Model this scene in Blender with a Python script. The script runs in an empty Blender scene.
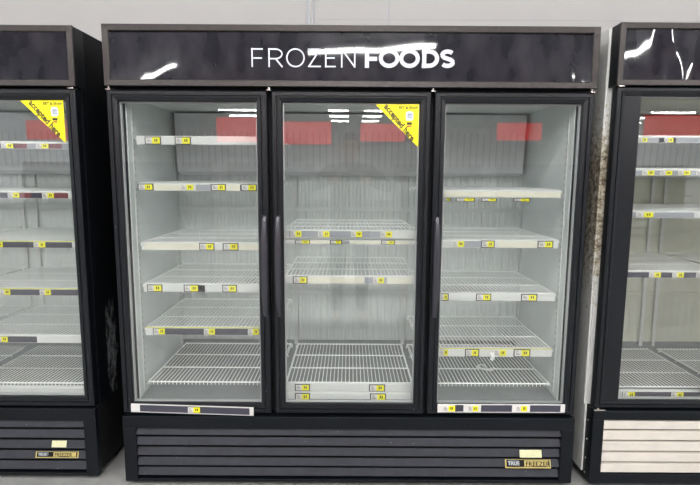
import bpy, math, random
from mathutils import Vector, Matrix, noise
random.seed(7)
S = bpy.context.scene
COL = S.collection
# ------------------------------------------------------------------ camera
CAM = Vector((-0.0022, -2.1037, 1.3728)); YAW, PITCH, ROLL, FPX = 0.0012, 0.1294, 0.0061, 507.52
cy_, sy_ = math.cos(YAW), math.sin(YAW); cp_, sp_ = math.cos(PITCH), math.sin(PITCH)
FW = Vector((sy_*cp_, cy_*cp_, -sp_)); _r = Vector((cy_, -sy_, 0)); _u = _r.cross(FW)
RT = math.cos(ROLL)*_r + math.sin(ROLL)*_u; UP = -math.sin(ROLL)*_r + math.cos(ROLL)*_u
cd = bpy.data.cameras.new('camera'); cam = bpy.data.objects.new('camera', cd); COL.objects.link(cam)
cd.sensor_fit = 'HORIZONTAL'; cd.sensor_width = 36; cd.lens = FPX/700*36; cd.clip_start = .02; cd.clip_end = 200
M4 = Matrix(((RT.x, UP.x, -FW.x, CAM.x), (RT.y, UP.y, -FW.y, CAM.y), (RT.z, UP.z, -FW.z, CAM.z), (0, 0, 0, 1)))
cam.matrix_world = M4
S.camera = cam
def at(x, y, Y):
    """world point of the photograph's pixel (x, y) at depth plane Y"""
    d = FW + (x-350)/FPX*RT - (y-242.5)/FPX*UP
    return CAM + d*((Y-CAM.y)/d.y)
# ------------------------------------------------------------------ world, exposure
W = bpy.data.worlds.new('world'); S.world = W; W.use_nodes = True
W.node_tree.nodes['Background'].inputs[0].default_value = (.93, .96, 1, 1)
W.node_tree.nodes['Background'].inputs[1].default_value = .9
S.view_settings.view_transform = 'Standard'; S.view_settings.look = 'None'
S.view_settings.gamma = 1; S.view_settings.exposure = 0.0
S.cycles.max_bounces = 12; S.cycles.diffuse_bounces = 8; S.cycles.transparent_max_bounces = 24; S.cycles.sample_clamp_indirect = 6
S.cycles.caustics_reflective = False; S.cycles.caustics_refractive = False
LAMP_NEAR, LAMP_FAR = 66.0, 36.0
# ------------------------------------------------------------------ materials
def mat(name, col, rough=.5, metal=0, spec=.5, noise_amt=0, noise_scale=20, bump=0, bump_scale=200, emit=None, col2=None):
    m = bpy.data.materials.new(name); m.use_nodes = True; nt = m.node_tree; b = nt.nodes['Principled BSDF']
    b.inputs['Base Color'].default_value = (*col, 1); b.inputs['Roughness'].default_value = rough
    b.inputs['Metallic'].default_value = metal; b.inputs['Specular IOR Level'].default_value = spec
    if emit: b.inputs['Emission Color'].default_value = (*col, 1); b.inputs['Emission Strength'].default_value = emit
    tc = nt.nodes.new('ShaderNodeTexCoord')
    if noise_amt or col2:
        n = nt.nodes.new('ShaderNodeTexNoise'); n.inputs['Scale'].default_value = noise_scale; n.inputs['Detail'].default_value = 5
        nt.links.new(tc.outputs['Object'], n.inputs['Vector'])
        r = nt.nodes.new('ShaderNodeValToRGB'); r.color_ramp.elements[0].position = .35; r.color_ramp.elements[1].position = .65
        c2 = col2 or tuple(c*(1+noise_amt) for c in col)
        r.color_ramp.elements[0].color = (*[c*(1-noise_amt) for c in col], 1); r.color_ramp.elements[1].color = (*c2, 1)
        nt.links.new(n.outputs['Fac'], r.inputs[0]); nt.links.new(r.outputs[0], b.inputs['Base Color'])
    if bump:
        n2 = nt.nodes.new('ShaderNodeTexNoise'); n2.inputs['Scale'].default_value = bump_scale; n2.inputs['Detail'].default_value = 3
        nt.links.new(tc.outputs['Object'], n2.inputs['Vector'])
        bp = nt.nodes.new('ShaderNodeBump'); bp.inputs['Strength'].default_value = bump; bp.inputs['Distance'].default_value = .002
        nt.links.new(n2.outputs['Fac'], bp.inputs['Height']); nt.links.new(bp.outputs[0], b.inputs['Normal'])
    return m
def lin(*rgb):
    return tuple((c/255/12.92 if c/255 <= .04045 else ((c/255+.055)/1.055)**2.4) for c in rgb)
MT = {}
MT['frame'] = mat('door_frame_black', lin(12, 16, 22), .33, 0, .45, .15, 60, .06, 400)
MT['header'] = mat('header_trim', lin(60, 56, 56), .34, .6, .5, .12, 50)
MT['base'] = mat('base_black', lin(9, 14, 20), .42, 0, .3, .2, 30, .1, 300)
MT['louvre'] = mat('louvre_charcoal', lin(45, 47, 54), .5, 0, .35, .12, 25, .1, 300)
MT['dark'] = mat('recess_black', lin(12, 13, 15), .7, 0, .3)
MT['liner'] = mat('liner_white', lin(208, 213, 212), .45, 0, .5, .03, 8)
MT['liner_warm'] = mat('liner_cream', lin(200, 201, 188), .45, 0, .5, .06, 6)
MT['pan'] = mat('floor_pan_grey', lin(136, 140, 141), .4, .3, .5, .08, 9)
MT['wire'] = mat('white_coated_wire', lin(250, 251, 250), .35)
MT['rail_white'] = mat('rail_white', lin(206, 208, 206), .3)
MT['rail_cream'] = mat('rail_cream', lin(214, 212, 196), .35)
MT['rail_dark'] = mat('rail_dark', lin(62, 62, 74), .35)
MT['rail_grey'] = mat('rail_grey', lin(150, 153, 160), .3)
MT['rail_red'] = mat('rail_red', lin(112, 58, 62), .4)
MT['tag_white'] = mat('tag_white', lin(212, 210, 208), .5)
MT['tag_yellow'] = mat('tag_yellow', lin(232, 226, 20), .5)
MT['tag_ink'] = mat('tag_ink', lin(60, 62, 40), .6)
MT['tag_line'] = mat('tag_line', lin(200, 200, 90), .5)
MT['sticker'] = mat('sticker_yellow', lin(252, 236, 8), .4)
MT['ink'] = mat('sticker_ink', lin(40, 34, 30), .6)
MT['sky_ink'] = mat('sticker_card_blue', lin(190, 200, 225), .5)
MT['red_ink'] = mat('sticker_red', lin(170, 60, 50), .5)
MT['vinyl'] = mat('white_vinyl', lin(208, 212, 222), .4)
MT['silver'] = mat('silver', lin(205, 200, 195), .25, 1)
MT['spacer'] = mat('aluminium_spacer', lin(190, 192, 194), .4, .3)
MT['gold'] = mat('plate_gold', lin(196, 178, 112), .4, .3)
MT['plate_pale'] = mat('plate_pale', lin(205, 203, 165), .5, 0, .5, .12, 200)
MT['plate_blue'] = mat('plate_slate', lin(88, 100, 112), .4)
MT['handle'] = mat('handle_black', lin(48, 48, 55), .28)
MT['evap'] = mat('evaporator_grey', lin(205, 207, 208), .5, 0, .5, .05, 20)
MT['vent'] = mat('vent_slot_grey', lin(186, 188, 190), .6)
MT['cream_slat'] = mat('cream_slat', lin(206, 200, 192), .5, 0, .5, .04, 14, .05, 120)
MT['floor'] = mat('concrete', lin(142, 142, 141), .6, 0, .4, .09, 14, .25, 90)
MT['wall'] = mat('painted_wall', lin(168, 166, 166), .6, 0, .4, .015, 3, .05, 40)
MT['ceiling'] = mat('ceiling_white', lin(218, 218, 216), .8)
MT['store_grey'] = mat('store_wall_grey', lin(214, 215, 214), .8, 0, .3, .1, 2)
MT['red'] = mat('sign_red_added_glow', lin(215, 36, 34), .5, emit=2.2)  # glow added to the sign red so its mirror images show brighter
MT['shelf_grey'] = mat('shelving_grey', lin(120, 124, 128), .5)
MT['carton'] = mat('carton_mixed', lin(150, 130, 100), .7, 0, .3, .4, 6, col2=lin(210, 205, 200))
MT['lamp'] = mat('lamp_tube', (1, .99, .965), .5, emit=LAMP_NEAR)
MT['lamp_far'] = mat('lamp_tube_far', (1, .99, .965), .5, emit=LAMP_FAR)
MT['housing'] = mat('lamp_housing', lin(220, 220, 220), .5)
MT['plastic'] = mat('torn_label_white', lin(238, 238, 236), .3)

def specks(m, scale, thr, col):      # pale nicks and chips in dark paint
    nt = m.node_tree; b = nt.nodes['Principled BSDF']; old = b.inputs['Base Color'].links[0].from_socket
    tc = nt.nodes.new('ShaderNodeTexCoord'); n = nt.nodes.new('ShaderNodeTexNoise'); n.inputs['Scale'].default_value = scale; n.inputs['Detail'].default_value = 4
    nt.links.new(tc.outputs['Object'], n.inputs['Vector'])
    r = nt.nodes.new('ShaderNodeMapRange'); r.inputs['From Min'].default_value = thr; r.inputs['From Max'].default_value = thr+.02
    mx = nt.nodes.new('ShaderNodeMixRGB'); mx.inputs[2].default_value = (*col, 1)
    nt.links.new(n.outputs['Fac'], r.inputs['Value']); nt.links.new(r.outputs[0], mx.inputs[0]); nt.links.new(old, mx.inputs[1]); nt.links.new(mx.outputs[0], b.inputs['Base Color'])
specks(MT['base'], 70, .735, lin(150, 152, 155)); specks(MT['frame'], 60, .745, lin(120, 122, 126)); specks(MT['louvre'], 75, .735, lin(140, 142, 145))
specks(MT['floor'], 45, .70, lin(92, 92, 92))

def glass_mat():
    m = bpy.data.materials.new('door_glass'); m.use_nodes = True; nt = m.node_tree; nt.nodes.clear()
    o = nt.nodes.new('ShaderNodeOutputMaterial'); t = nt.nodes.new('ShaderNodeBsdfTransparent'); g = nt.nodes.new('ShaderNodeBsdfGlossy')
    t.inputs[0].default_value = (.985, .992, .990, 1); g.inputs['Roughness'].default_value = .012
    lw = nt.nodes.new('ShaderNodeLayerWeight'); lw.inputs['Blend'].default_value = .5
    p = nt.nodes.new('ShaderNodeMath'); p.operation = 'POWER'; p.inputs[1].default_value = 5
    a = nt.nodes.new('ShaderNodeMath'); a.operation = 'MULTIPLY_ADD'; a.inputs[1].default_value = .9; a.inputs[2].default_value = .085
    mx = nt.nodes.new('ShaderNodeMixShader')
    nt.links.new(lw.outputs['Facing'], p.inputs[0]); nt.links.new(p.outputs[0], a.inputs[0]); nt.links.new(a.outputs[0], mx.inputs[0])
    nt.links.new(t.outputs[0], mx.inputs[1]); nt.links.new(g.outputs[0], mx.inputs[2]); nt.links.new(mx.outputs[0], o.inputs[0])
    return m
MT['glass'] = glass_mat()

def panel_mat():      # glossy dark plastic sign face with scuffs and smears
    m = mat('sign_face', lin(52, 48, 56), .12, 0, .6); nt = m.node_tree; b = nt.nodes['Principled BSDF']
    tc = nt.nodes.new('ShaderNodeTexCoord'); mp = nt.nodes.new('ShaderNodeMapping'); mp.inputs['Scale'].default_value = (6, 6, 3)
    n = nt.nodes.new('ShaderNodeTexNoise'); n.inputs['Scale'].default_value = 2; n.inputs['Detail'].default_value = 3; n.inputs['Roughness'].default_value = .5
    r = nt.nodes.new('ShaderNodeValToRGB'); r.color_ramp.elements[0].position = .35; r.color_ramp.elements[1].position = .8
    r.color_ramp.elements[0].color = (*lin(26, 27, 34), 1); r.color_ramp.elements[1].color = (*lin(58, 56, 62), 1)
    nt.links.new(tc.outputs['Object'], mp.inputs[0]); nt.links.new(mp.outputs[0], n.inputs['Vector'])
    nt.links.new(n.outputs['Fac'], r.inputs[0]); nt.links.new(r.outputs[0], b.inputs['Base Color'])
    r2 = nt.nodes.new('ShaderNodeMapRange'); r2.inputs['To Min'].default_value = .012; r2.inputs['To Max'].default_value = .05
    nt.links.new(n.outputs['Fac'], r2.inputs['Value']); nt.links.new(r2.outputs[0], b.inputs['Roughness'])
    return m
MT['panel'] = panel_mat()

def side_dirty_black():   # black side panel with pale scrape marks and frozen drips at its lower front
    m = mat('side_black_scuffed', lin(9, 12, 18), .55, 0, .15); nt = m.node_tree; b = nt.nodes['Principled BSDF']
    tc = nt.nodes.new('ShaderNodeTexCoord'); mp = nt.nodes.new('ShaderNodeMapping'); mp.inputs['Scale'].default_value = (1, 22, 9)
    n = nt.nodes.new('ShaderNodeTexNoise'); n.inputs['Scale'].default_value = 2.2; n.inputs['Detail'].default_value = 8; n.inputs['Roughness'].default_value = .75
    nt.links.new(tc.outputs['Object'], mp.inputs[0]); nt.links.new(mp.outputs[0], n.inputs['Vector'])
    # an elongated patch around (y .34, z .72)
    sx = nt.nodes.new('ShaderNodeSeparateXYZ'); nt.links.new(tc.outputs['Object'], sx.inputs[0])
    def math_(op, a, bv):
        q = nt.nodes.new('ShaderNodeMath'); q.operation = op
        for i, v in enumerate((a, bv)):
            if isinstance(v, (int, float)): q.inputs[i].default_value = v
            else: nt.links.new(v, q.inputs[i])
        return q.outputs[0]
    dy = math_('DIVIDE', math_('SUBTRACT', sx.outputs['Y'], .195), .085)
    dz = math_('DIVIDE', math_('SUBTRACT', sx.outputs['Z'], .56), .36)
    d2 = math_('ADD', math_('MULTIPLY', dy, dy), math_('MULTIPLY', dz, dz))
    mask = math_('MAXIMUM', math_('SUBTRACT', 1.0, d2), 0.0)
    v = math_('MULTIPLY', mask, 1.0); v = math_('ADD', math_('MULTIPLY', v, .29), n.outputs['Fac'])
    r = nt.nodes.new('ShaderNodeValToRGB'); r.color_ramp.elements[0].position = .68; r.color_ramp.elements[1].position = .84
    r.color_ramp.elements[0].color = (*lin(10, 13, 18), 1); r.color_ramp.elements[1].color = (*lin(150, 152, 156), 1)
    nt.links.new(v, r.inputs[0]); nt.links.new(r.outputs[0], b.inputs['Base Color'])
    bp = nt.nodes.new('ShaderNodeBump'); bp.inputs['Strength'].default_value = .35; bp.inputs['Distance'].default_value = .004
    nt.links.new(n.outputs['Fac'], bp.inputs['Height']); nt.links.new(bp.outputs[0], b.inputs['Normal'])
    return m
MT['side_scuffed'] = side_dirty_black()

def side_white():     # white side panel speckled with rust and grime in its middle
    m = mat('side_white_grimy', lin(225, 226, 224), .45, 0, .5); nt = m.node_tree; b = nt.nodes['Principled BSDF']
    tc = nt.nodes.new('ShaderNodeTexCoord'); n = nt.nodes.new('ShaderNodeTexNoise'); n.inputs['Scale'].default_value = 38
    n.inputs['Detail'].default_value = 8; n.inputs['Roughness'].default_value = .8
    nt.links.new(tc.outputs['Object'], n.inputs['Vector'])
    sx = nt.nodes.new('ShaderNodeSeparateXYZ'); nt.links.new(tc.outputs['Object'], sx.inputs[0])
    mr = nt.nodes.new('ShaderNodeValToRGB'); e = mr.color_ramp.elements
    e[0].position = .32; e[0].color = (0, 0, 0, 1); e[1].position = .90; e[1].color = (0, 0, 0, 1)
    q = e.new(.55); q.color = (.22, .22, .22, 1); q = e.new(.72); q.color = (.24, .24, .24, 1)
    dv = nt.nodes.new('ShaderNodeMath'); dv.operation = 'DIVIDE'; dv.inputs[1].default_value = 2
    nt.links.new(sx.outputs['Z'], dv.inputs[0]); nt.links.new(dv.outputs[0], mr.inputs[0])
    ad = nt.nodes.new('ShaderNodeMath'); ad.operation = 'ADD'; nt.links.new(n.outputs['Fac'], ad.inputs[0]); nt.links.new(mr.outputs[0], ad.inputs[1])
    r = nt.nodes.new('ShaderNodeValToRGB'); r.color_ramp.elements[0].position = .62; r.color_ramp.elements[1].position = .80
    r.color_ramp.elements[0].color = (*lin(228, 229, 227), 1); r.color_ramp.elements[1].color = (*lin(92, 82, 70), 1)
    q = r.color_ramp.elements.new(.70); q.color = (*lin(196, 186, 164), 1)
    nt.links.new(ad.outputs[0], r.inputs[0]); nt.links.new(r.outputs[0], b.inputs['Base Color'])
    return m
MT['side_white'] = side_white()

# ------------------------------------------------------------------ mesh helpers
class MB:
    def __init__(s): s.v = []; s.f = []; s.mi = []; s.m = []
    def idx(s, m):
        if m not in s.m: s.m.append(m)
        return s.m.index(m)
    def poly(s, pts, faces, m):
        o = len(s.v); k = s.idx(m); s.v += [tuple(p) for p in pts]
        for f in faces: s.f.append(tuple(i+o for i in f)); s.mi.append(k)
    def box(s, x0, x1, y0, y1, z0, z1, m):
        s.poly([(x0,y0,z0),(x1,y0,z0),(x1,y1,z0),(x0,y1,z0),(x0,y0,z1),(x1,y0,z1),(x1,y1,z1),(x0,y1,z1)],
               [(0,3,2,1),(4,5,6,7),(0,1,5,4),(1,2,6,5),(2,3,7,6),(3,0,4,7)], m)
    def prism_x(s, x0, x1, yz, m):           # polygon in (y, z) drawn out along x
        n = len(yz)
        s.poly([(x0, y, z) for y, z in yz]+[(x1, y, z) for y, z in yz],
               [tuple(range(n)), tuple(range(2*n-1, n-1, -1))]+[(i, i+n, (i+1) % n+n, (i+1) % n) for i in range(n)], m)
    def prism_y(s, y0, y1, xz, m):
        n = len(xz)
        s.poly([(x, y0, z) for x, z in xz]+[(x, y1, z) for x, z in xz],
               [tuple(range(n-1, -1, -1)), tuple(range(n, 2*n))]+[(i, (i+1) % n, (i+1) % n+n, i+n) for i in range(n)], m)
    def tube(s, pts, r, m, n=6, cap=True):
        pts = [Vector(p) for p in pts]; rings = []
        for i, p in enumerate(pts):
            d = (pts[min(i+1, len(pts)-1)]-pts[max(i-1, 0)]).normalized()
            a = Vector((0, 0, 1)) if abs(d.z) < .9 else Vector((1, 0, 0))
            u = d.cross(a).normalized(); w = d.cross(u)
            rr = r[i] if isinstance(r, (list, tuple)) else r
            rings.append([p+rr*(math.cos(t)*u+math.sin(t)*w) for t in [2*math.pi*k/n for k in range(n)]])
        fs = []
        for i in range(len(rings)-1):
            for k in range(n): fs.append((i*n+k, i*n+(k+1) % n, (i+1)*n+(k+1) % n, (i+1)*n+k))
        if cap: fs += [tuple(range(n-1, -1, -1)), tuple((len(rings)-1)*n+k for k in range(n))]
        s.poly([p for r_ in rings for p in r_], fs, m)
    def sweep_rect(s, x0, x1, z0, z1, prof, m, close=True):     # mitred picture-frame: prof = (inset, y) list
        n = len(prof); P = []
        for i, y in prof: P += [(x0+i, y, z0+i), (x1-i, y, z0+i), (x1-i, y, z1-i), (x0+i, y, z1-i)]
        fs = []
        rng = range(n) if close else range(n-1)
        for k in rng:
            a, b = k*4, ((k+1) % n)*4
            for j in range(4): fs.append((a+j, a+(j+1) % 4, b+(j+1) % 4, b+j))
        s.poly(P, fs, m)
    def build(s, name, parent=None, smooth=False, bevel=0):
        me = bpy.data.meshes.new(name); me.from_pydata(s.v, [], s.f)
        for m in s.m: me.materials.append(MT[m] if isinstance(m, str) else m)
        me.polygons.foreach_set('material_index', s.mi)
        if smooth: me.polygons.foreach_set('use_smooth', [True]*len(me.polygons))
        import bmesh
        bm = bmesh.new(); bm.from_mesh(me); bmesh.ops.recalc_face_normals(bm, faces=bm.faces); bm.to_mesh(me); bm.free()
        me.update()
        o = bpy.data.objects.new(name, me); COL.objects.link(o)
        if parent: o.parent = parent
        if bevel:
            b = o.modifiers.new('bevel', 'BEVEL'); b.width = bevel; b.segments = 2; b.limit_method = 'ANGLE'
        return o
def thing(name, loc, label, cat, group=None):
    o = bpy.data.objects.new(name, None); COL.objects.link(o); o.location = loc; o.empty_display_size = .1
    o['label'] = label; o['category'] = cat
    if group: o['group'] = group
    return o
def tag(o, label=None, cat=None, group=None, kind=None):
    for k, v in (('label', label), ('category', cat), ('group', group), ('kind', kind)):
        if v: o[k] = v
    return o
_fc = {}
def text_into(mb, body, size, place, m, bold=0.0, align='LEFT'):
    """flat lettering; place(u, v) -> 3-D point"""
    key = (body, bold, align)
    if key not in _fc:
        c = bpy.data.curves.new('lettering', 'FONT'); c.body = body; c.size = 1; c.offset = bold; c.align_x = align; c.resolution_u = 3
        o = bpy.data.objects.new('lettering', c); COL.objects.link(o)
        dg = bpy.context.evaluated_depsgraph_get(); me = bpy.data.meshes.new_from_object(o.evaluated_get(dg))
        _fc[key] = ([tuple(v.co) for v in me.vertices], [tuple(p.vertices) for p in me.polygons])
        bpy.data.objects.remove(o); bpy.data.curves.remove(c); bpy.data.meshes.remove(me)
    V, F = _fc[key]
    mb.poly([place(x*size, y*size) for x, y, z in V], F, m)

# ------------------------------------------------------------------ room
fl = MB(); fl.box(-16, 16, -28, .86, -.1, 0, 'floor'); tag(fl.build('floor'), kind='structure')
wl = MB(); wl.box(-16, 16, .86, 1.0, 0, 4.2, 'wall'); tag(wl.build('wall_back'), kind='structure')
ce = MB(); ce.box(-16, 16, -28, 1.0, 4.25, 4.35, 'ceiling'); tag(ce.build('ceiling'), kind='structure')
wf = MB(); wf.box(-16, 16, -28.2, -28, 0, 4.25, 'store_grey'); tag(wf.build('wall_front'), kind='structure')
tx = at(310.6, 12, .85).x
tr = MB(); tr.box(tx-.019, tx-.006, .842, .86, 0, 4.2, 'rail_grey'); tr.box(tx-.006, tx+.008, .848, .86, 0, 4.2, 'wall'); tr.box(tx+.008, tx+.014, .842, .86, 0, 4.2, 'rail_grey'); tag(tr.build('trim_1'), kind='structure')
tx = at(389, 12, .85).x
tr = MB(); tr.box(tx-.003, tx+.003, .858, .86, 1.9, 4.2, 'rail_grey'); tag(tr.build('trim_2'), kind='structure')
zz = at(400, 19, .85).z
tr = MB(); tr.box(at(310.6, 12, .85).x+.03, 2.2, .8585, .86, zz-.0015, zz+.0015, 'rail_grey'); tag(tr.build('trim_3'), kind='structure')

# ------------------------------------------------------------------ freezer parts
def wire_shelf(parent, x0, x1, y0, depth, z, lip=False):
    b = MB(); n = max(2, round((x1-x0)/.0178))
    for i in range(n+1):
        x = x0+.008+(x1-x0-.016)*i/n
        if lip: b.tube([(x, y0, z-.016), (x, y0, z), (x, y0+depth, z)], .0019, 'wire', 5, False)
        else: b.tube([(x, y0, z), (x, y0+depth, z)], .0019, 'wire', 5, False)
    for k in range(4):
        y = y0+.004+(depth-.008)*k/3
        b.tube([(x0-.004, y, z-.014), (x0, y, z-.005), (x1, y, z-.005), (x1+.004, y, z-.014)], .0032, 'wire', 6)
    for x in (x0+.002, x1-.002): b.tube([(x, y0, z-.004), (x, y0+depth, z-.004)], .0028, 'wire', 6)
    for x in (x0-.004, x1+.004):
        for y in (y0+.03, y0+depth-.03): b.box(x-.0025, x+.0025, y-.006, y+.006, z-.017, z-.006, 'wire')
    return b.build('wire_shelf', parent)

def price_tag(parent, xa, xb, y, z0, z1, holder=False, under=False):
    """a white-and-yellow paper price ticket"""
    b = MB(); xm = xa+(xb-xa)*.45; h = z1-z0
    if holder: b.box(xa-.005, xb+.005, y-.0012, y, z0-.001, z1+.001, 'rail_dark')
    yy = y-.0012 if holder else y
    b.box(xa, xm, yy-.0015, yy, z0+.1*h, z1-.1*h, 'tag_white'); b.box(xm, xb, yy-.0015, yy, z0+.1*h, z1-.1*h, 'tag_yellow')
    w = xm-xa
    for k in range(3): b.box(xa+.15*w, xa+(.8-.12*k)*w, yy-.002, yy-.0015, z0+h*(.28+.2*k), z0+h*(.34+.2*k), 'tag_ink')
    w = xb-xm
    b.box(xm+.3*w, xm+.45*w, yy-.002, yy-.0015, z0+.35*h, z0+.72*h, 'tag_ink'); b.box(xm+.55*w, xm+.7*w, yy-.002, yy-.0015, z0+.35*h, z0+.72*h, 'tag_ink')
    return b.build('price_tag', parent)

def rail(parent, off, Y, ypx, segs, tags, hpx=7.4, base='rail_white', xref=None, ends=None, line=None):
    """price rail on the plane world Y; segs = (px0, px1, material), tags = (px0, px1, holder)"""
    xs = [q for s_ in segs for q in s_[:2]]
    xr = xref or sum(xs)/len(xs)
    zc = at(xr, ypx, Y).z; h = abs(at(xr, ypx-hpx/2, Y).z-at(xr, ypx+hpx/2, Y).z)
    ox, oy = off; z0, z1 = zc-h/2, zc+h/2
    X = lambda p: at(p, ypx, Y).x-ox
    y = Y-oy
    e0, e1 = ends
    b = MB(); b.prism_x(e0, e1, [(y, z0), (y, z1), (y+.004, z1+.003), (y+.016, z1+.004), (y+.016, z1+.001), (y+.005, z0), ], base)
    if line: b.box(e0, e1, y-.0008, y+.002, z1-.0012, z1+.0025, line)
    for p0, p1, m in segs:
        a, c = max(e0, X(p0)), min(e1, X(p1))
        b.box(a, c, y-.001, y, z0+.002, z1-.003, m)
    r = b.build('price_rail', parent)
    for t in tags:
        p0, p1 = t[0], t[1]
        price_tag(parent, X(p0), X(p1), y-.001, z0+.001, z1-.001, len(t) > 2 and t[2])
    return r

def door(parent, off, x0, x1, z0, z1, yf, handle=None, wide=.044, border=0):
    f = MB()
    w = wide; bd = border
    f.sweep_rect(x0, x1, z0, z1, [(0, yf+.045), (0, yf+.004), (.004, yf), (w*.42, yf), (w*.46, yf+.005), (w*.55, yf+.005), (w*.6, yf+.001), (w*.92, yf+.004), (w, yf+.009), (w, yf+.045)], 'frame')
    if bd:
        for xa, xb in ((x0+w-.002, x0+w+bd), (x1-w-bd, x1-w+.002)): f.box(xa, xb, yf+.009, yf+.044, z0+w-.002, z1-w+.002, 'frame')
    d = f.build('door', parent)
    if bd: x0 += bd; x1 -= bd
    g = MB(); g.box(x0+w-.004, x1-w+.004, yf+.012, yf+.016, z0+w-.004, z1-w+.004, 'glass'); g.build('glass_pane', d)
    s = MB(); s.sweep_rect(x0+w-.001, x1-w+.001, z0+w-.001, z1-w+.001, [(0, yf+.020), (.006, yf+.020), (.006, yf+.034), (0, yf+.034)], 'spacer'); s.build('glass_spacer', d)
    if handle:
        hx, hz0, hz1 = handle; b = MB(); n = 22; sec = []
        for i in range(n+1):
            t = i/n; z = hz1+(hz0-hz1)*t
            bow = .030*math.sin(math.pi*min(1, max(0, t)))**.6
            wd = .0145*(1-.35*abs(2*t-1)**3)
            yc = yf-bow
            sec.append([(hx-wd, yc, z), (hx-wd*.6, yc-.006, z), (hx+wd*.6, yc-.006, z), (hx+wd, yc, z), (hx+wd*.6, yc+.007, z), (hx-wd*.6, yc+.007, z)])
        k = 6; fs = []
        for i in range(n):
            for j in range(k): fs.append((i*k+j, i*k+(j+1) % k, (i+1)*k+(j+1) % k, (i+1)*k+j))
        fs += [tuple(range(k)), tuple(n*k+j for j in range(k))]
        b.poly([p for s_ in sec for p in s_], fs, 'handle')
        b.box(hx-.009, hx+.009, yf-.006, yf, hz1-.02, hz1+.004, 'handle'); b.box(hx-.009, hx+.009, yf-.006, yf, hz0-.004, hz0+.02, 'handle')
        b.build('handle', d, smooth=False)
    return d

TAB = {2.3: ([(-1, .052), (-.86, .040), (-.815, .029), (-.70, .0165), (-.5, .008), (-.2, .004), (0, .001), (.3, -.001), (.5, .0), (.78, .012), (.86, .0235), (.89, .0295), (.95, .040), (1, .042)], 1.8485),
       5.1: ([(-1, 0), (.1, .01), (.4, -.03), (.7, -.04)], 1.85),
       9.4: ([(-.6, .006), (-.54, .002), (-.47, -.006), (-.445, -.025), (-.40, -.035), (-.36, .0), (-.335, .034), (-.315, .020), (-.29, .003), (0, .02), (.5, -.02)], 1.87)}
def tilt(x, tab):
    for (a, u), (b_, v) in zip(tab[:-1], tab[1:]):
        if x <= b_:
            t = max(0, (x-a)/(b_-a)); return u+(v-u)*t*t*(3-2*t)
    return tab[-1][1]
def warp(x, z, amp, seed):
    tab, zc = TAB[seed]
    return tilt(x, tab)*(z-zc) + noise.noise(Vector((x*2.2+seed, z*3, seed)))*amp*.12 + noise.noise(Vector((x*9+seed*3, z*9, 4+seed)))*amp*.03
def warp_old(x, z, amp, seed):
    v = noise.noise(Vector((x*1.7+seed, z*2.6, seed)))*amp + noise.noise(Vector((x*5+seed*3, z*6, 4+seed)))*amp*.18
    return v

def header(parent, x0, x1, z0, z1, trim='header', amp=.004, seed=0., depth=.09, fw=.026):
    hb = MB(); hb.box(x0, x1, .0145, depth, z0, z1, 'base'); hb.build('header_box', parent, bevel=.003)
    t = MB(); t.sweep_rect(x0, x1, z0, z1, [(0, .0145), (0, .002), (.002, 0), (fw-.003, .001), (fw, .004), (fw, .0145)], trim, False); t.build('header_trim', parent)
    p = MB(); nx = int((x1-x0)/.008); nz = 16; ax0, ax1, az0, az1 = x0+fw-.002, x1-fw+.002, z0+fw-.002, z1-fw+.002
    P = []; F = []
    for i in range(nx+1):
        for j in range(nz+1):
            x = ax0+(ax1-ax0)*i/nx; z = az0+(az1-az0)*j/nz
            e = 1
            P.append((x, .0092+warp(x, z, amp, seed)*e, z))
    for i in range(nx):
        for j in range(nz): F.append((i*(nz+1)+j, (i+1)*(nz+1)+j, (i+1)*(nz+1)+j+1, i*(nz+1)+j+1))
    p.poly(P, F, 'panel'); return p.build('sign_panel', parent, smooth=True)

def base_section(parent, x0, x1, ztop, zlo, kind='louvre', n=5, lx0=.056, lx1=.056, ltop=.055, lbot=.012):
    b = MB()
    b.box(x0, x1, 0, .03, ztop-ltop, ztop, 'base'); b.box(x0, x0+lx0, 0, .03, zlo, ztop-ltop, 'base'); b.box(x1-lx1, x1, 0, .03, zlo, ztop-ltop, 'base')
    b.box(x0+lx0, x1-lx1, .002, .03, zlo, zlo+lbot, 'base')
    b.build('base_frame', parent, bevel=.0025)
    r = MB(); r.box(x0+.002, x1-.002, .034, .74, zlo+.01, ztop-.001, 'dark')
    for fx in (x0+.08, x1-.08):
        for fy in (.10, .66): r.tube([(fx, fy, 0), (fx, fy, zlo+.012)], .02, 'dark', 10)
    r.build('compressor_housing', parent)
    g = MB(); h0, h1 = zlo+lbot, ztop-ltop; p = (h1-h0)/n
    for k in range(n):
        zt = h1-k*p
        if kind == 'louvre': g.prism_x(x0+lx0, x1-lx1, [(.016, zt-.0005), (.005, zt-p*.66), (.006, zt-p*.71), (.009, zt-p*.71), (.0195, zt-.0005)], 'louvre')
        else: g.prism_x(x0+lx0, x1-lx1, [(.020, zt-.003), (.005, zt-.006), (.004, zt-p+.008), (.020, zt-p+.002)], 'cream_slat')
    g.build('grille', parent)

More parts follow.
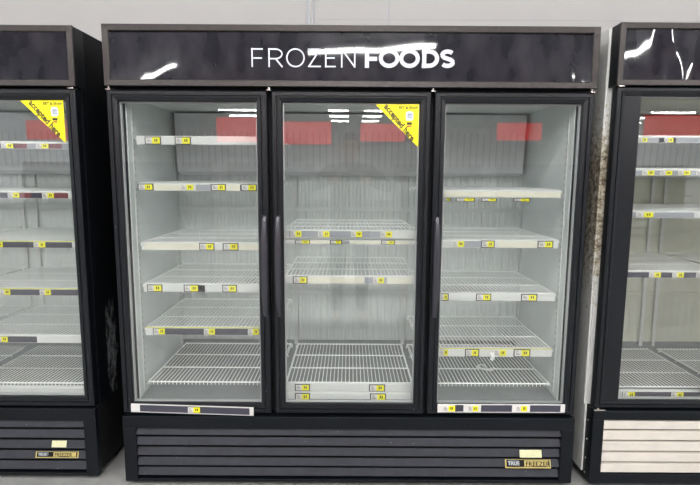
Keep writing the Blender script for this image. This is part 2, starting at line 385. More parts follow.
def cabinet(parent, x0, x1, y0, y1, zb, zt, mid, side_l='base', side_r='base', liner='liner', il=.385, ir=1.70, stile=.055, evap=True, rib=.005):
    """outer shell, inner liner, mullions and shelf standards of a reach-in freezer"""
    b = MB()
    b.box(x0, x0+stile, y0, y1, zb, zt, side_l); b.box(x1-stile, x1, y0, y1, zb, zt, side_r)
    b.box(x0+stile, x1-stile, y1-.04, y1, zb, zt, 'base')
    b.box(x0+stile, x1-stile, y0, y1-.04, zt-.02, zt, 'base'); b.box(x0+stile, x1-stile, y0, y1-.04, zb, il-.006, 'base')
    b.box(x0+stile, x1-stile, y0, y0+.04, ir+.006, zt-.02, 'base')
    b.build('cabinet_body', parent)
    a0, a1 = x0+stile, x1-stile; yb = y1-.10
    l = MB()
    l.box(a0, a0+.005, y0, yb, il, ir, liner); l.box(a1-.005, a1, y0, yb, il, ir, liner)
    l.prism_x(a0, a1, [(y0, il-.004), (y0, il), (y0+.10, il+.008), (yb, il+.055), (yb, il-.004)], 'pan'); l.box(a0+.001, a1-.001, yb-.0095, yb-.0065, il+.05, il+.078, 'pan'); l.box(a0, a1, y0, yb, ir, ir+.005, liner)
    # ribbed back panel
    pr = []; x = a0
    while x < a1-.001:
        for dx, dy in ((0, 0), (.010, 0), (.014, -rib), (.030, -rib), (.034, 0)): pr.append((min(a1, x+dx), yb+dy))
        x += .040
    V = []; F = []
    for x_, y_ in pr: V += [(x_, y_, il), (x_, y_, ir)]
    for i in range(len(pr)-1): F.append((2*i, 2*i+2, 2*i+3, 2*i+1))
    l.poly(V, F, liner); l.box(a0, a1, yb+.002, yb+.006, il, ir, liner)
    for zz in (il+.34, il+.80): l.box(a0, a1, yb-.008, yb, zz, zz+.022, liner)
    l.build('interior_liner', parent)
    for m in mid:
        q = MB(); q.box(m-.030, m+.030, y0-.006, y0, il-.03, ir+.02, 'dark'); q.box(m-.024, m+.024, y0, y0+.035, il, ir, liner); q.box(m-.006, m+.006, y0+.035, y0+.05, il, ir, liner); q.build('mullion', parent)
    # shelf standards
    st = [(a0+.006, 1), (a1-.006, -1)]
    for sxp, sg in st:
        for yy in (y0+.05, yb-.04):
            q = MB(); q.box(sxp-.003, sxp+.003, yy-.009, yy+.009, il+.02, ir-.04, 'rail_white')
            for k in range(int((ir-il-.1)/.03)): q.box(sxp+sg*.003-.0005, sxp+sg*.003+.0005, yy-.003, yy+.003, il+.05+k*.03, il+.062+k*.03, 'rail_grey')
            q.build('shelf_standard', parent)
    for m in mid:
        for sg in (-1, 1):
            q = MB(); xc = m+sg*.035; q.box(xc-.009, xc+.009, yb-.014, yb-.008, il+.02, ir-.04, 'rail_white')
            for k in range(int((ir-il-.1)/.03)): q.box(xc-.0025, xc+.0025, yb-.0148, yb-.0138, il+.05+k*.03, il+.062+k*.03, 'evap')
            q.build('shelf_standard', parent)
    if evap:
        e = MB(); eb = 1.375
        e.prism_x(a0+.03, a1-.03, [(yb-.012, eb), (yb-.075, eb+.02), (yb-.10, ir-.01), (yb-.012, ir-.01)], 'evap')
        o = e.build('evaporator_cover', parent)
        g = MB(); x = a0+.06
        while x < a1-.06:
            def fy(z): return yb-.075-.025*(z-eb-.02)/(ir-.03-eb)-.001
            g.poly([(x, fy(1.42), 1.42), (x+.006, fy(1.42), 1.42), (x+.006, fy(1.60), 1.60), (x, fy(1.60), 1.60)], [(0, 1, 2, 3)], 'vent'); x += .034
        g.build('vent_slots', o)

def nameplate(parent, off, p_plate, p_small, ztop):
    ox, oy = off
    x0, x1, y0, y1 = p_plate; Y = oy+.012
    a = at(x0, y0, Y); c = at(x1, y1, Y); b = MB()
    X0, X1, Z1, Z0 = a.x-ox, c.x-ox, a.z, c.z; yl = .008; sl = (.0125, .0)
    h1 = ztop-.055; p = (h1-.034)/5
    zm = [0]
    def yy(z):          # a plane a hair in front of the slat the plate sits on
        k = min(range(5), key=lambda k: abs(h1-k*p-.35*p-zm[0])); zt = h1-k*p
        return .005+.011*(z-(zt-.66*p))/(.66*p)-.0060
    zm[0] = (Z0+Z1)/2
    def quad(xa, xb, za, zb_, m, e):
        b.poly([(xa, yy(za)-e+.004, za), (xb, yy(za)-e+.004, za), (xb, yy(zb_)-e+.004, zb_), (xa, yy(zb_)-e+.004, zb_),
                (xa, yy(za)-e+.0055, za), (xb, yy(za)-e+.0055, za), (xb, yy(zb_)-e+.0055, zb_), (xa, yy(zb_)-e+.0055, zb_)],
               [(0,1,2,3),(7,6,5,4),(0,4,5,1),(1,5,6,2),(2,6,7,3),(3,7,4,0)], m)
    w = X1-X0; h = Z1-Z0
    quad(X0, X1, Z0, Z1, 'gold', 0); quad(X0+.006, X1-.005, Z0+.16*h, Z1-.04*h, 'dark', .001)
    quad(X0+.014, X0+.30*w, Z0+.35*h, Z1-.1*h, 'plate_blue', .0016)
    quad(X0+.42*w, X1-.010, Z0+.22*h, Z1-.08*h, 'gold', .0016)
    text_into(b, 'FREEZER', h*.78, lambda u, v: (X0+.445*w+u*1.05, yy(Z0+.25*h+v)+.0020, Z0+.25*h+v), 'dark', .02)
    text_into(b, 'TRUE', h*.62, lambda u, v: (X0+.06*w+u, yy(Z0+.36*h+v)+.0020, Z0+.36*h+v), 'spacer', .02)
    b.build('nameplate', parent)
    x0, x1, y0, y1 = p_small; a = at(x0, y0, Y); c = at(x1, y1, Y); b = MB()
    X0, X1, Z1, Z0 = a.x-ox, c.x-ox, a.z, c.z; zm[0] = (Z0+Z1)/2
    quad(X0, X1, Z0, Z1, 'plate_pale', 0)
    b.build('sticker', parent)

def ebt_sticker(door_, off, px):
    """yellow corner triangle: px = (left, top), (right, top), (right, bottom)"""
    (lx, ty), (rx, _), (bx, by) = px; ox, oy = off; Y = oy+.0172
    A = at(lx, ty, Y); B = at(rx, ty, Y); C = at(bx, by, Y)
    y = .0168; b = MB()
    P = [(A.x-ox, A.z), (B.x-ox, B.z), (B.x-ox, C.z)]
    b.prism_y(y, y+.0009, P, 'sticker')
    D = Vector((P[2][0]-P[0][0], P[2][1]-P[0][1])); L = D.length; D /= L; N = Vector((-D.y, D.x))
    if N.x < 0: N = -N
    N = Vector((abs(D.y), abs(D.x)))
    o = Vector(P[0])+D*.13*L+N*.016
    text_into(b, 'accepted here', .0345, lambda u, v: ((o+D*u*.81+N*v).x, y-.0006, (o+D*u+N*v).y), 'ink', .034)
    w = P[1][0]-P[0][0]
    text_into(b, 'EBT & SNAP', .0150, lambda u, v: (P[0][0]+.53*w+u, y-.0006, P[0][1]-.017+v), 'ink', .03)
    cx = P[0][0]+.79*w; cz = P[0][1]-.045
    b.prism_y(y-.0006, y, [(cx-.014, cz-.018), (cx+.012, cz-.018), (cx+.016, cz-.006), (cx+.014, cz+.014), (cx+.008, cz+.019), (cx-.010, cz+.019), (cx-.016, cz+.010)], 'sky_ink')
    b.box(cx-.008, cx+.009, y-.0009, y-.0005, cz-.008, cz+.010, 'rail_grey'); b.box(cx-.004, cx+.010, y-.0012, y-.0008, cz-.003, cz+.001, 'sky_ink')
    b.box(cx-.011, cx+.010, y-.0006, y, cz-.035, cz-.025, 'ink'); b.box(cx-.009, cx+.008, y-.0006, y, cz-.044, cz-.038, 'red_ink')
    b.build('sticker', door_)

# ------------------------------------------------------------------ central three-door freezer
F1 = (0., 0.)
fz = thing('display_freezer', (0, 0, 0), 'wide black three-door upright display freezer with FROZEN FOODS across its header', 'freezer')
cabinet(fz, -.990, .990, .055, .76, .327, 1.9676, (-.3325, .3325))
pan = header(fz, -.992, .992, 1.7295, 1.9676, amp=.0045, seed=2.3)
base_section(fz, -.992, .992, .327, .022)
D1 = door(fz, F1, -.988, -.340, .341, 1.714, .006, handle=(-.3560, .78, 1.205))
D2 = door(fz, F1, -.322, .326, .341, 1.714, .006, handle=(-.3000, .78, 1.205))
D3 = door(fz, F1, .342, .986, .341, 1.714, .006, handle=(.3620, .78, 1.205))
for hx in (-.978, -.331, .333, .976):
    b = MB(); b.box(hx-.010, hx+.010, .001, .03, 1.714, 1.717, 'silver'); b.tube([(hx, .012, 1.718), (hx, .012, 1.7295)], .005, 'silver', 8)
    b.build('hinge', fz)
# lettering drawn as strokes in geometric capitals
Zb, Zt = at(350, 67, 0).z, at(350, 48.3, 0).z
LT = None
def stroke(pts, w):
    for (x0, z0), (x1, z1) in zip(pts[:-1], pts[1:]):
        d = Vector((x1-x0, z1-z0)); L = d.length
        if L < 1e-6: continue
        d /= L; n = Vector((-d.y, d.x))*w/2; e = d*min(w*.12, .0012); k = max(1, int(L/.012))
        for i in range(k):
            a = Vector((x0, z0))+d*L*i/k-(e if i == 0 else e*0); c = Vector((x0, z0))+d*L*(i+1)/k+(e if i == k-1 else e*0)
            q = [a-n, c-n, c+n, a+n]
            LT.poly([(p.x, 0.0076+warp(p.x, p.y, .0045, 2.3), p.y) for p in q], [(0, 1, 2, 3)], 'vinyl')
def arc(cx, cz, rx, rz, t0, t1, n=20): return [(cx+rx*math.cos(math.radians(t0+(t1-t0)*i/n)), cz+rz*math.sin(math.radians(t0+(t1-t0)*i/n))) for i in range(n+1)]
def glyph(ch, xa, xb, w):
    global LT; LT = MB()
    xa, xb = at(xa, 57, 0).x, at(xb, 57, 0).x; h = w/2
    l, r, b, t = xa+h, xb-h, Zb+h, Zt-h; m = (b+t)/2
    if ch == 'F': stroke([(l, b-h), (l, t+h)], w); stroke([(l-h, t), (xb, t)], w); stroke([(l, m-.002), (xb-.004, m-.002)], w)
    if ch == 'E': stroke([(l, b-h), (l, t+h)], w); stroke([(l-h, t), (xb, t)], w); stroke([(l, m), (xb-.004, m)], w); stroke([(l-h, b), (xb, b)], w)
    if ch == 'Z': stroke([(xa, t), (xb, t)], w); stroke([(r, t), (l, b)], w); stroke([(xa, b), (xb, b)], w)
    if ch == 'N': stroke([(l, b-h), (l, t+h)], w); stroke([(l, t+h*.3), (r, b-h*.3)], w); stroke([(r, b-h), (r, t+h)], w)
    if ch == 'R':
        q = (t+m)/2-.002; rz = (t-q); sx = (l+r)/2
        stroke([(l, b-h), (l, t+h)], w); stroke([(l-h, t), (sx, t)]+arc(sx, q, r-sx, rz, 90, -90, 12)+[(l, q-rz)], w); stroke([(sx, q-rz), (r+h*.4, b-h)], w)
    if ch == 'O': stroke(arc((l+r)/2, m, (r-l)/2+.0005, (t-b)/2+.001, 0, 360, 32), w)
    if ch == 'D': sx = l+(r-l)*.38; stroke([(l, b-h), (l, t+h)], w); stroke([(l-h, t), (sx, t)]+arc(sx, m, r-sx, (t-b)/2, 90, -90, 18)+[(l-h, b)], w)
    if ch == 'S':
        cx = (l+r)/2; rx = (r-l)/2; q = (t-b)/4
        stroke(arc(cx, t-q, rx, q, 38, 180, 12)+[(cx-rx*.75, t-q*1.6), (cx, m), (cx+rx*.75, b+q*1.6)]+arc(cx, b+q, rx, q, 0, -145, 12), w)
    LT.build('letter', pan)
tw, bw = .0058, .0165
for ch, a, c, w in (('F', 251, 262.5, tw), ('R', 268, 282.5, tw), ('O', 286, 304.5, tw), ('Z', 308, 320.5, tw), ('E', 325, 335.5, tw), ('N', 341, 355.5, tw),
                    ('F', 365, 378, bw), ('O', 379, 399.5, bw), ('O', 399.5, 420, bw), ('D', 422.5, 439.5, bw), ('S', 440.5, 455.5, bw)): glyph(ch, a, c, w)
ebt_sticker(D2, F1, ((375.5, 104.5), (419, 104.5), (418.5, 147)))

SY, SD = .075, .535       # front of the shelves and their depth
def shelf_px(parent, off, x0, x1, Y, ypx, xref, dz=.020, depth=SD, lip=False):
    z = at(xref, ypx, Y).z+dz
    s = wire_shelf(parent, x0, x1, Y-off[1]+.004, depth, z, lip); return s
g, w_, c_, d_, r_ = 'rail_grey', 'rail_white', 'rail_cream', 'rail_dark', 'rail_red'
LX = (-.902, -.318); CX = (-.285, .287); RX = (.318, .902)
RY = .070
for ypx, segs, tags, kw in (
    (140.8, [(141, 259, w_)], [(146, 160, 1), (176, 190, 1)], dict(hpx=8)),
    (187.4, [(137, 153, d_), (153, 181, c_), (196, 212, g), (225, 240, c_), (240, 259, d_)], [(139, 152.5, 1), (181, 193.5), (212, 225, 1), (242, 256, 1)], dict(hpx=7)),
    (246.5, [(145, 200, c_), (200, 224, w_), (238, 262, c_)], [(200.5, 213.5, 1), (224, 237.5, 1)], {}),
    (288.3, [(146, 259, w_), (198, 205, d_)], [(148.5, 161.5, 1), (185, 198, 1), (223.5, 236, 1)], {}),
    (331.5, [(153, 262, d_)], [(154, 165), (204, 215), (248, 259)], dict(line='tag_line'))):
    s = shelf_px(fz, F1, *LX, RY, ypx, 200); rail(s, F1, RY, ypx, segs, tags, ends=(LX[0]+.002, LX[1]-.002), xref=200, **kw)
wire_shelf(fz, *LX, .075, SD, .458, True)
for ypx, segs, tags, kw in (
    (234.2, [(289, 392, g)], [(290.5, 301.5), (318, 329.5), (351, 362), (380.5, 392)], {}),
    (280.2, [(289, 293, w_), (307, 364.5, c_), (364.5, 387, g), (387, 411, c_)], [(294, 306.5, 1), (373, 384)], {})):
    s = shelf_px(fz, F1, *CX, RY, ypx, 350); rail(s, F1, RY, ypx, segs, tags, ends=(CX[0]+.002, CX[1]-.002), xref=350, **kw)
    if ypx < 240:
        rail(s, F1, RY+.012, 242.2, [(296, 340, c_), (341, 350, g), (350, 409, c_)], [(296, 309, 1), (331, 341, 1), (382, 394, 1)], ends=(CX[0]+.002, CX[1]-.002), xref=350, hpx=4.2)
s = wire_shelf(fz, *CX, .075, SD, .458, True)
rail(s, F1, .068, 387.6, [(289, 411, w_)], [(296, 309, 1), (370, 384, 1)], ends=(CX[0]+.002, CX[1]-.002), xref=350, hpx=7)
rail(s, F1, .058, 396.8, [(290, 410, w_)], [(296, 309, 1), (371, 385, 1)], ends=(CX[0]+.010, CX[1]-.010), xref=350, hpx=7.4)
for ypx, segs, tags, kw in (
    (194.3, [(444, 562, c_)], [], dict(hpx=6.6)),
    (244.2, [(464, 482, g), (498, 538, c_)], [(452.5, 464), (482, 493.5, 1), (538.5, 552, 1)], {}),
    (297.3, [(444, 556, w_)], [(440, 447.5, 1), (477, 490, 1), (522, 536, 1)], {}),
    (352.8, [(444, 550, w_)], [(440, 448), (466, 478, 1), (494, 506), (514.5, 529, 1)], dict(hpx=7.6, line='tag_line'))):
    s = shelf_px(fz, F1, *RX, RY, ypx, 500); rail(s, F1, RY, ypx, segs, tags, ends=(RX[0]+.002, RX[1]-.002), xref=500, **kw)
    if ypx < 200:
        for a, c in ((444, 450), (457, 474), (482.5, 496), (514.5, 529)):
            z = at(500, 199.8, RY).z; price_tag(s, at(a, 200, RY).x, at(c, 200, RY).x, RY+.004, z-.007, z+.006, True)
wire_shelf(fz, *RX, .075, SD, .458, True)
# ticket strips stuck across the lower door frames
for D_, (px0, px1, py0, py1), segs, tags in (
    (D1, (131, 253.5, 407.9, 411.8), [(131, 140, 'tag_white'), (140, 249.5, d_), (249.5, 253.5, 'tag_white')], [(188, 200)]),
    (D3, (437.6, 565, 408.4, 408.8), [(438, 455, 'tag_white'), (455, 463.5, d_), (463.5, 481, 'tag_white'), (481, 512, d_), (512, 530, 'tag_white'), (530, 560.5, d_), (560.5, 565, 'tag_white')], [(443, 455), (468, 478), (516, 527)])):
    a = at(px0, py0, .002); c = at(px1, py1, .002); b = MB(); h = .019
    Z = lambda x: a.z+(c.z-a.z)*(x-a.x)/(c.x-a.x)
    def strip(xa, xb, hh, y0, y1, m):
        b.poly([(xa, y, Z(xa)+s_*hh) for y in (y0, y1) for s_ in (-1, 1)]+[(xb, y, Z(xb)+s_*hh) for y in (y0, y1) for s_ in (-1, 1)],
               [(0, 1, 3, 2), (4, 6, 7, 5), (0, 4, 5, 1), (2, 3, 7, 6), (0, 2, 6, 4), (1, 5, 7, 3)], m)
    strip(a.x, c.x, h, .003, .006, 'tag_white')
    for p0, p1, m in segs: strip(max(a.x, at(p0, 409, .002).x), min(c.x, at(p1, 409, .002).x), h-.004, .002, .003, m)
    b.build('ticket_strip', D_)
    for p0, p1 in tags:
        X0, X1 = at(p0, 409, .002).x, at(p1, 409, .002).x; z = Z((X0+X1)/2)
        price_tag(D_, X0, X1, .002, z-.015, z+.015)
nameplate(fz, F1, (505, 550, 459.5, 467), (519.5, 541, 450, 456.5), .327)

# ------------------------------------------------------------------ left freezer
F2 = (-1.7525, .04)
fl2 = thing('display_freezer', (F2[0], F2[1], 0), 'black freezer at the left edge with dark price rails and a bare dark header', 'freezer')
hw = .6225; HX = hw; ZT = at(69, 25, .04).z; ZH = at(74, 86, .04).z
base_z = at(95, 409, .04).z
cabinet(fl2, -HX+.002, HX-.002, .055, .74, base_z-.002, ZT, (0,), side_r='side_scuffed', rib=.0015)
header(fl2, -HX, HX, ZH, ZT, amp=.003, seed=5.1, depth=.09)
base_section(fl2, -HX, HX, base_z, .022)
zd0, zd1 = at(90, 406.5, .046).z, at(72, 88.9, .046).z
D4 = door(fl2, F2, .012, HX-.006, zd0, zd1, .006, handle=(.028, .78, 1.205))
D5 = door(fl2, F2, -HX+.006, -.006, zd0, zd1, .006, handle=(-.022, .78, 1.205))
b = MB(); b.box(HX-.03, HX-.006, -.002, .03, zd1, zd1+.005, 'silver'); b.tube([(HX-.016, .012, zd1+.004), (HX-.016, .012, ZH)], .005, 'silver', 8); b.build('hinge', fl2)
ebt_sticker(D4, F2, ((20, 100.5), (63, 100.5), (64, 143)))
LY = F2[1]+.070
for ypx, segs, tags, kw in (
    (146, [(0, 15, d_), (13.5, 27, r_), (27, 36, g), (48.5, 62, r_), (62, 70, g)], [(1.5, 13.5), (36.5, 48.5)], dict(hpx=6)),
    (195.3, [(0, 20, d_), (20, 31, r_), (31, 42, d_), (54, 68, r_)], [(8, 19.5), (42.5, 54)], dict(hpx=6.4)),
    (244.7, [(-40, 72, d_)], [(-8, 3), (34, 45.5)], dict(hpx=6.6, line='tag_line')),
    (292.2, [(-40, 80, d_)], [(0, 10.5), (40, 51)], dict(hpx=6.8, line='tag_line')),
    (339.3, [(-40, 37, d_), (38, 82, w_)], [(-3, 8)], dict(hpx=7))):
    s = shelf_px(fl2, F2, .028, HX-.068, LY, ypx, 30)
    rail(s, F2, LY, ypx, segs, tags, ends=(.030, HX-.070), xref=30, **kw)
    wire_shelf(fl2, -HX+.068, -.028, .075, SD, at(30, ypx, LY).z+.02)
zs = at(30, 382.5, LY).z
s = wire_shelf(fl2, .028, HX-.068, .075, SD, zs, True); wire_shelf(fl2, -HX+.068, -.028, .075, SD, zs, True)
rail(s, F2, LY-.012, 391.5, [(-20, 82, w_)], [], ends=(.036, HX-.076), xref=40, hpx=8)
nameplate(fl2, F2, (36, 79, 451.5, 457), (52, 67, 440.8, 446.5), base_z)

# ------------------------------------------------------------------ right freezer
F3 = (1.67, .0)
HR = .60
fr = thing('display_freezer', (F3[0], F3[1], 0), 'freezer at the right edge with cream slatted base grille and grimy white side', 'freezer')
ZT3 = at(622, 22, 0).z; ZH3 = at(618, 85, 0).z; BZ3 = at(604, 411, 0).z
cabinet(fr, -HR+.002, HR-.002, .075, .76, BZ3-.001, ZT3-.004, (0,), side_l='side_white', side_r='side_white', liner='liner_warm', rib=.0004)
b = MB(); b.box(-HR-.007, -HR+.001, .078, .76, BZ3, ZT3-.004, 'side_white'); b.build('side_panel', fr)
header(fr, -HR, HR, ZH3, ZT3, amp=.010, seed=9.4, depth=.074, fw=.024)
base_section(fr, -HR, HR, BZ3, .022, kind='cream', lx0=.050, lx1=.050, ltop=.042, lbot=.045)
b = MB(); b.box(-HR+.001, -HR+.004, .03, .066, .022, BZ3, 'base'); b.box(-HR+.001, -HR+.004, .066, .74, .022, .045, 'base')
b.box(-HR-.006, -HR+.0035, .066, .74, .046, BZ3-.001, 'side_white'); b.box(-HR+.0035, HR-.0035, .12, .74, .076, BZ3-.001, 'side_white'); b.build('lower_side_panel', fr)
for k, sy in enumerate((.045,)):
    for zz in (.30, .21, .12, .05):
        b = MB(); b.tube([(-HR-.001, sy, zz), (-HR+.002, sy, zz)], .004, 'spacer', 8); b.build('screw', fr)
zd0, zd1 = at(620, 408, .006).z, at(618, 87, .006).z
D6 = door(fr, F3, -HR+.008, -.006, zd0, zd1, .006, wide=.034, border=.068)
D7 = door(fr, F3, .006, HR-.008, zd0, zd1, .006, wide=.034, border=.068, handle=(.03, .78, 1.205))
b = MB(); b.box(-HR+.006, -HR+.030, -.004, .03, zd1, zd1+.005, 'silver'); b.tube([(-HR+.016, .008, zd1+.004), (-HR+.016, .008, ZH3)], .006, 'silver', 8); b.build('hinge', fr)
b = MB(); b.box(-HR+.002, -HR+.05, .001, .03, BZ3, BZ3+.006, 'silver'); b.tube([(-HR+.022, .012, BZ3+.004), (-HR+.022, .012, zd0)], .007, 'silver', 8); b.build('hinge', fr)
for ypx, segs, tags, kw in (
    (140, [(628, 740, g), (659, 676, w_)], [(638, 647), (664, 673)], dict(hpx=5.6)),
    (172.8, [(628, 740, g)], [(642, 654), (660, 672), (678, 690), (696, 708)], dict(hpx=6)),
    (214.8, [(628, 636, g), (654, 694, g), (694, 740, w_)], [(636, 653, 0)], dict(hpx=6.4)),
    (274.8, [(620, 740, d_)], [(649, 660.5), (672, 683.5), (696, 708)], dict(hpx=6.4))):
    s = shelf_px(fr, F3, -HR+.068, -.028, RY, ypx, 650)
    rail(s, F3, RY, ypx, segs, tags, ends=(-HR+.070, -.030), xref=650, **kw)
    wire_shelf(fr, .028, HR-.068, .080, SD-.01, at(650, ypx, RY).z+.02)
zs = at(650, 386.5, .08).z
s = wire_shelf(fr, -HR+.068, -.022, .085, SD-.02, zs); wire_shelf(fr, .028, HR-.068, .085, SD-.02, zs)
rail(s, F3, .058, 395, [(622, 740, d_)], [(622.5, 634.5), (671, 683)], ends=(-HR+.074, -.035), xref=650, hpx=7.4)

# ------------------------------------------------------------------ scraps left on the shelves
b = MB(); p = at(491, 356, .065)
P = [(p.x-.008, .060, p.z+.018), (p.x+.010, .062, p.z+.017), (p.x+.014, .056, p.z-.004), (p.x+.006, .058, p.z-.022), (p.x-.010, .052, p.z-.010), (p.x-.002, .050, p.z+.004)]
b.poly(P+[(x, y-.0012, z) for x, y, z in P], [(0,1,2,5),(2,3,4,5),(6,11,8,7),(8,11,10,9),(0,5,11,6),(5,4,10,11),(4,3,9,10),(3,2,8,9),(2,1,7,8),(1,0,6,7)], 'plastic')
tag(b.build('torn_label'), 'torn white label hanging from the lowest price rail behind the right-hand door', 'torn label')
b = MB(); p = at(481, 366, .22)
for k in range(9):
    t = k/9*2*math.pi
    b.tube([(p.x+.03*math.cos(t)+.004*k, .24+.035*math.sin(t), .4655+.004*math.sin(2*t)), (p.x+.03*math.cos(t+.7)+.004*k+.004, .24+.035*math.sin(t+.7), .4655+.004*math.sin(2*t+1.4))], .0035, 'plastic', 6)
tag(b.build('plastic_wrap_scrap'), 'crumpled scrap of clear plastic lying on the bottom shelf behind the right door', 'plastic scrap')

# ------------------------------------------------------------------ ceiling lamps of the store
def lamp(x, y, half, far=False, z=4.10, label=None):
    t = thing('strip_lamp', (x, y, z), label or ('distant ceiling lamp mirrored as a short bright dash high in the door glass' if far else 'long white strip lamp on the store ceiling in front of the freezers'),
              'ceiling lamp', None if label else ('far ceiling lamps mirrored in the door glass' if far else 'strip lamps on the ceiling over the aisle'))
    b = MB(); b.box(-half-.03, half+.03, -.09, .09, .02, .15, 'housing'); b.build('housing', t)
    b = MB(); b.prism_x(-half, half, [(-.065, .02), (-.062, -.015), (-.045, -.035), (.045, -.035), (.062, -.015), (.065, .02)], 'lamp_far' if far else 'lamp')
    b.build('diffuser', t); return t
for y in (-2.8, -4.8):
    for x in (-5.2, -2.6, 0, 2.6, 5.2): lamp(x, y, 1.15)
lamp(0, -6.8, 1.15)
for x, h, wh in ((.45, 1.35, 'across the FROZEN FOODS lettering'), (-4.4, .55, 'at the left end of the wide header'), (5.9, 1.17, 'on the left of the right-edge header'),
    (9.5, 1.2, 'furthest right on the right-edge header'), (-9, 1.2, 'on the left-edge header')): lamp(x, -9.3, h, label='ceiling strip lamp mirrored as a bright streak '+wh)
for y in (-19.6, -21.6, -23.6):
    for x in (-4.6, -.5, 1.0, 13.5): lamp(x, y, .42 if abs(x) < 2 else .9, True)

# ------------------------------------------------------------------ the store behind, mirrored in the glass
def sign(x0, x1, y, z0, z1, where):
    t = thing('red_aisle_sign', ((x0+x1)/2, y, z0), 'red store sign mirrored '+where, 'sign panel', 'red sign panels hung across the store')
    w = (x1-x0)/2; b = MB(); b.box(-w, w, -.03, .03, 0, z1-z0, 'red'); b.build('board', t)
    for s_ in (-1, 1): b = MB(); b.tube([(s_*w*.8, 0, z1-z0), (s_*w*.8, 0, 4.25-z0)], .008, 'shelf_grey', 6); b.build('hanger', t)
for x0, x1, z0, z1, wh in ((-3.9, -2.5, 2.35, 3.05, 'at the top of the wide freezer\'s left door'), (-2.0, -.55, 2.3, 2.95, 'in the upper left of the middle door'),
    (.3, 1.6, 2.4, 2.9, 'in the upper right of the middle door'), (4.3, 5.6, 2.45, 2.95, 'at the top of the wide freezer\'s right door'),
    (8.6, 12, 2.6, 3.2, 'in the door of the right-edge freezer'), (-9.5, -7.6, 2.4, 2.95, 'in the door of the left-edge freezer')): sign(x0, x1, -13, z0, z1, wh)
def gondola(x, y, n=4):
    t = thing('store_shelving', (x, y, 0), 'empty grey store shelving run across the aisle, mirrored faintly in the freezer doors', 'store shelving', 'store shelving across the aisle')
    b = MB(); b.box(-1.1, 1.1, -.02, .02, .1, 1.7, 'shelf_grey'); b.build('back_panel', t)
    b = MB(); b.box(-1.1, 1.1, -.4, .4, 0, .12, 'shelf_grey'); b.build('base', t)
    for k in range(3):
        b = MB(); b.box(-1.1, 1.1, -.34, .34, .5+k*.42, .53+k*.42, 'shelf_grey'); b.build('shelf', t)
for x in (-7.2, -4.6, -2.0, 2.2, 4.8, 7.4): gondola(x, -10.8)

# ------------------------------------------------------------------ the photographer, mirrored faintly in the middle door
MT['skin'] = mat('skin', lin(196, 150, 124), .5); MT['jacket'] = mat('jacket_dark', lin(44, 46, 54), .8, 0, .3, .1, 30)
MT['denim'] = mat('trousers_dark', lin(40, 46, 62), .85, 0, .2, .1, 60); MT['hair'] = mat('hair_dark', lin(34, 26, 22), .6, 0, .4, .3, 80)
MT['shoe'] = mat('shoe_black', lin(24, 24, 26), .5); MT['eye'] = mat('eye_white', lin(225, 222, 218), .2); MT['lip'] = mat('lips', lin(160, 96, 88), .5)
MT['phone'] = mat('phone_black', lin(20, 20, 24), .15)
def skin(name, parent, chains, m, levels=2):
    V = []; E_ = []; Rr = []; roots = []; look = {}
    for ch in chains:
        prev = None
        for k, (p, r) in enumerate(ch):
            key = tuple(round(c, 4) for c in p)
            if key in look: i = look[key]
            else:
                i = len(V); look[key] = i; V.append(p); Rr.append(r if isinstance(r, tuple) else (r, r))
                if prev is None: roots.append(i)
            if prev is not None: E_.append((prev, i))
            prev = i
    me = bpy.data.meshes.new(name); me.from_pydata(V, E_, []); me.materials.append(MT[m])
    o = bpy.data.objects.new(name, me); COL.objects.link(o); o.parent = parent
    o.modifiers.new('skin', 'SKIN').use_smooth_shade = True
    d = me.skin_vertices[0].data
    for i, r in enumerate(Rr): d[i].radius = r; d[i].use_root = i in roots
    sb = o.modifiers.new('subdivision', 'SUBSURF'); sb.levels = levels; sb.render_levels = levels
    return o
ph = thing('person', (0, -2.46, 0), 'person in a dark jacket holding up a phone, mirrored faintly in the middle door', 'person')
body = []
body.append([((0, 0, .98), (.125, .10)), ((0, 0, 1.12), (.135, .10)), ((0, -.01, 1.28), (.155, .11)), ((0, 0, 1.42), (.13, .09)), ((0, .0, 1.49), .058), ((0, .015, 1.525), .054), ((0, .035, 1.565), (.064, .078)), ((0, .03, 1.635), (.078, .097)), ((0, .02, 1.695), (.070, .086))])
for sx in (-1, 1):
    body.append([((0, 0, .98), (.125, .10)), ((sx*.095, 0, .90), .092), ((sx*.105, .01, .70), .075), ((sx*.11, .015, .50), .055), ((sx*.115, -.01, .33), .052), ((sx*.12, -.02, .09), .036), ((sx*.13, .06, .045), (.042, .03)), ((sx*.135, .14, .03), (.040, .02))])
    body.append([((0, 0, 1.42), (.13, .09)), ((sx*.15, -.01, 1.42), .062), ((sx*.20, .0, 1.40), .052), ((sx*.29, .05, 1.33), .042), ((sx*.365, .10, 1.27), .037), ((sx*.25, .20, 1.305), .033), ((sx*.135, .285, 1.345), .025), ((sx*.110, .300, 1.355), (.032, .016))])
    P0 = (sx*.110, .300, 1.355)
    for k in range(4):       # fingers run up behind the phone and curl over its outer edge
        z = 1.340+.017*k; L = (.8, .95, 1, .9)[k]
        body.append([((sx*.112, .300, z), .0085), ((sx*(.112-.012*L), .312+.006*L, z+.002), .0082), ((sx*(.112-.026*L), .322+.004, z+.004), .0076), ((sx*(.112-.044*L), .3245, z+.004), .0066)])
    body.append([((sx*.118, .298, 1.336), .010), ((sx*.106, .296, 1.322), .0095), ((sx*.088, .308, 1.316), .0085), ((sx*.070, .318, 1.322), .0075)])
    body.append([((sx*.068, .02, 1.615), .014), ((sx*.080, .015, 1.625), (.008, .016)), ((sx*.083, .012, 1.64), (.006, .012))])
body.append([((0, .112, 1.638), .008), ((0, .122, 1.620), .0095), ((0, .128, 1.602), .011)])
bo = skin('body', ph, body, 'skin')
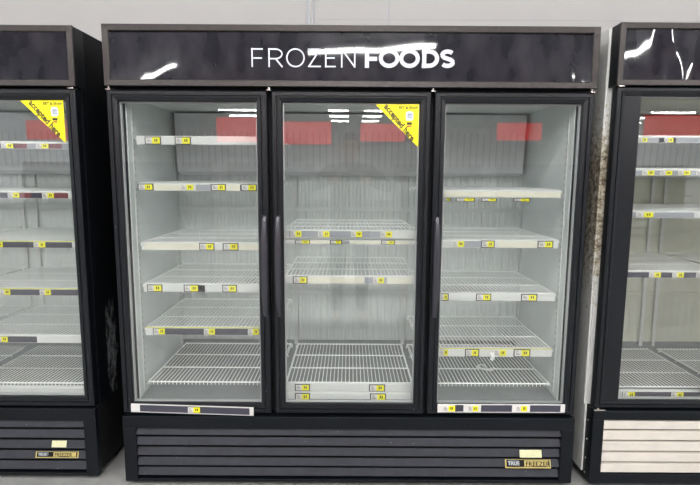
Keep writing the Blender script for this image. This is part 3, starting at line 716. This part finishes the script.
jk = [[((0, 0, .80), (.205, .16)), ((0, 0, .90), (.205, .16)), ((0, 0, 1.0), (.19, .15)), ((0, 0, 1.12), (.165, .13)), ((0, -.01, 1.28), (.18, .135)), ((0, 0, 1.42), (.15, .11)), ((0, .0, 1.485), .074), ((0, .005, 1.515), .066)]]
for sx in (-1, 1):
    jk.append([((0, 0, 1.42), (.15, .11)), ((sx*.15, -.01, 1.42), .080), ((sx*.20, .0, 1.40), .070), ((sx*.29, .05, 1.33), .058), ((sx*.365, .10, 1.27), .052), ((sx*.25, .20, 1.305), .045), ((sx*.150, .275, 1.340), .036)])
skin('jacket', ph, jk, 'jacket')
tr_ = []
for sx in (-1, 1):
    tr_.append([((sx*.06, 0, .97), .085), ((sx*.085, 0, .90), .100), ((sx*.105, .01, .70), .088), ((sx*.11, .015, .50), .072), ((sx*.115, -.01, .33), .066), ((sx*.12, -.02, .12), .056)])
skin('trousers', ph, tr_, 'denim')
for sx in (-1, 1):
    skin('shoe', ph, [[((sx*.12, -.045, .05), (.046, .044)), ((sx*.127, .03, .05), (.048, .044)), ((sx*.134, .12, .036), (.046, .032)), ((sx*.137, .165, .03), (.036, .026))]], 'shoe')
skin('hair', ph, [[((0, -.045, 1.575), (.05, .04)), ((0, -.03, 1.635), (.080, .075)), ((0, -.005, 1.685), (.082, .092)), ((0, .03, 1.712), (.070, .08)), ((0, .075, 1.722), (.05, .03))]], 'hair')
for sx in (-1, 1):
    b = MB(); yf = .1045
    b.tube([(sx*.030, yf-.010, 1.636), (sx*.030, yf-.004, 1.636), (sx*.030, yf, 1.636), (sx*.030, yf+.002, 1.636)], [.004, .009, .007, .004], 'eye', 12)
    b.tube([(sx*.030, yf-.001, 1.636), (sx*.030, yf+.003, 1.636)], .0045, 'hair', 10); b.build('eye', ph, smooth=True)
    b = MB(); b.tube([(sx*.046, yf-.006, 1.652), (sx*.030, yf+.002, 1.656), (sx*.016, yf, 1.653)], [.002, .0035, .003], 'hair', 6); b.build('eyebrow', ph, smooth=True)
b = MB(); b.tube([(-.024, .100, 1.572), (-.012, .107, 1.575), (0, .109, 1.573), (.012, .107, 1.575), (.024, .100, 1.572)], [.002, .005, .0055, .005, .002], 'lip', 8); b.build('mouth', ph, smooth=True)
pt = thing('smartphone', (0, -2.13, 1.3728), 'black smartphone held sideways in both hands of the person', 'phone')
b = MB(); b.box(-.080, .080, -.004, .004, -.036, .036, 'phone'); b.build('case', pt, bevel=.003)
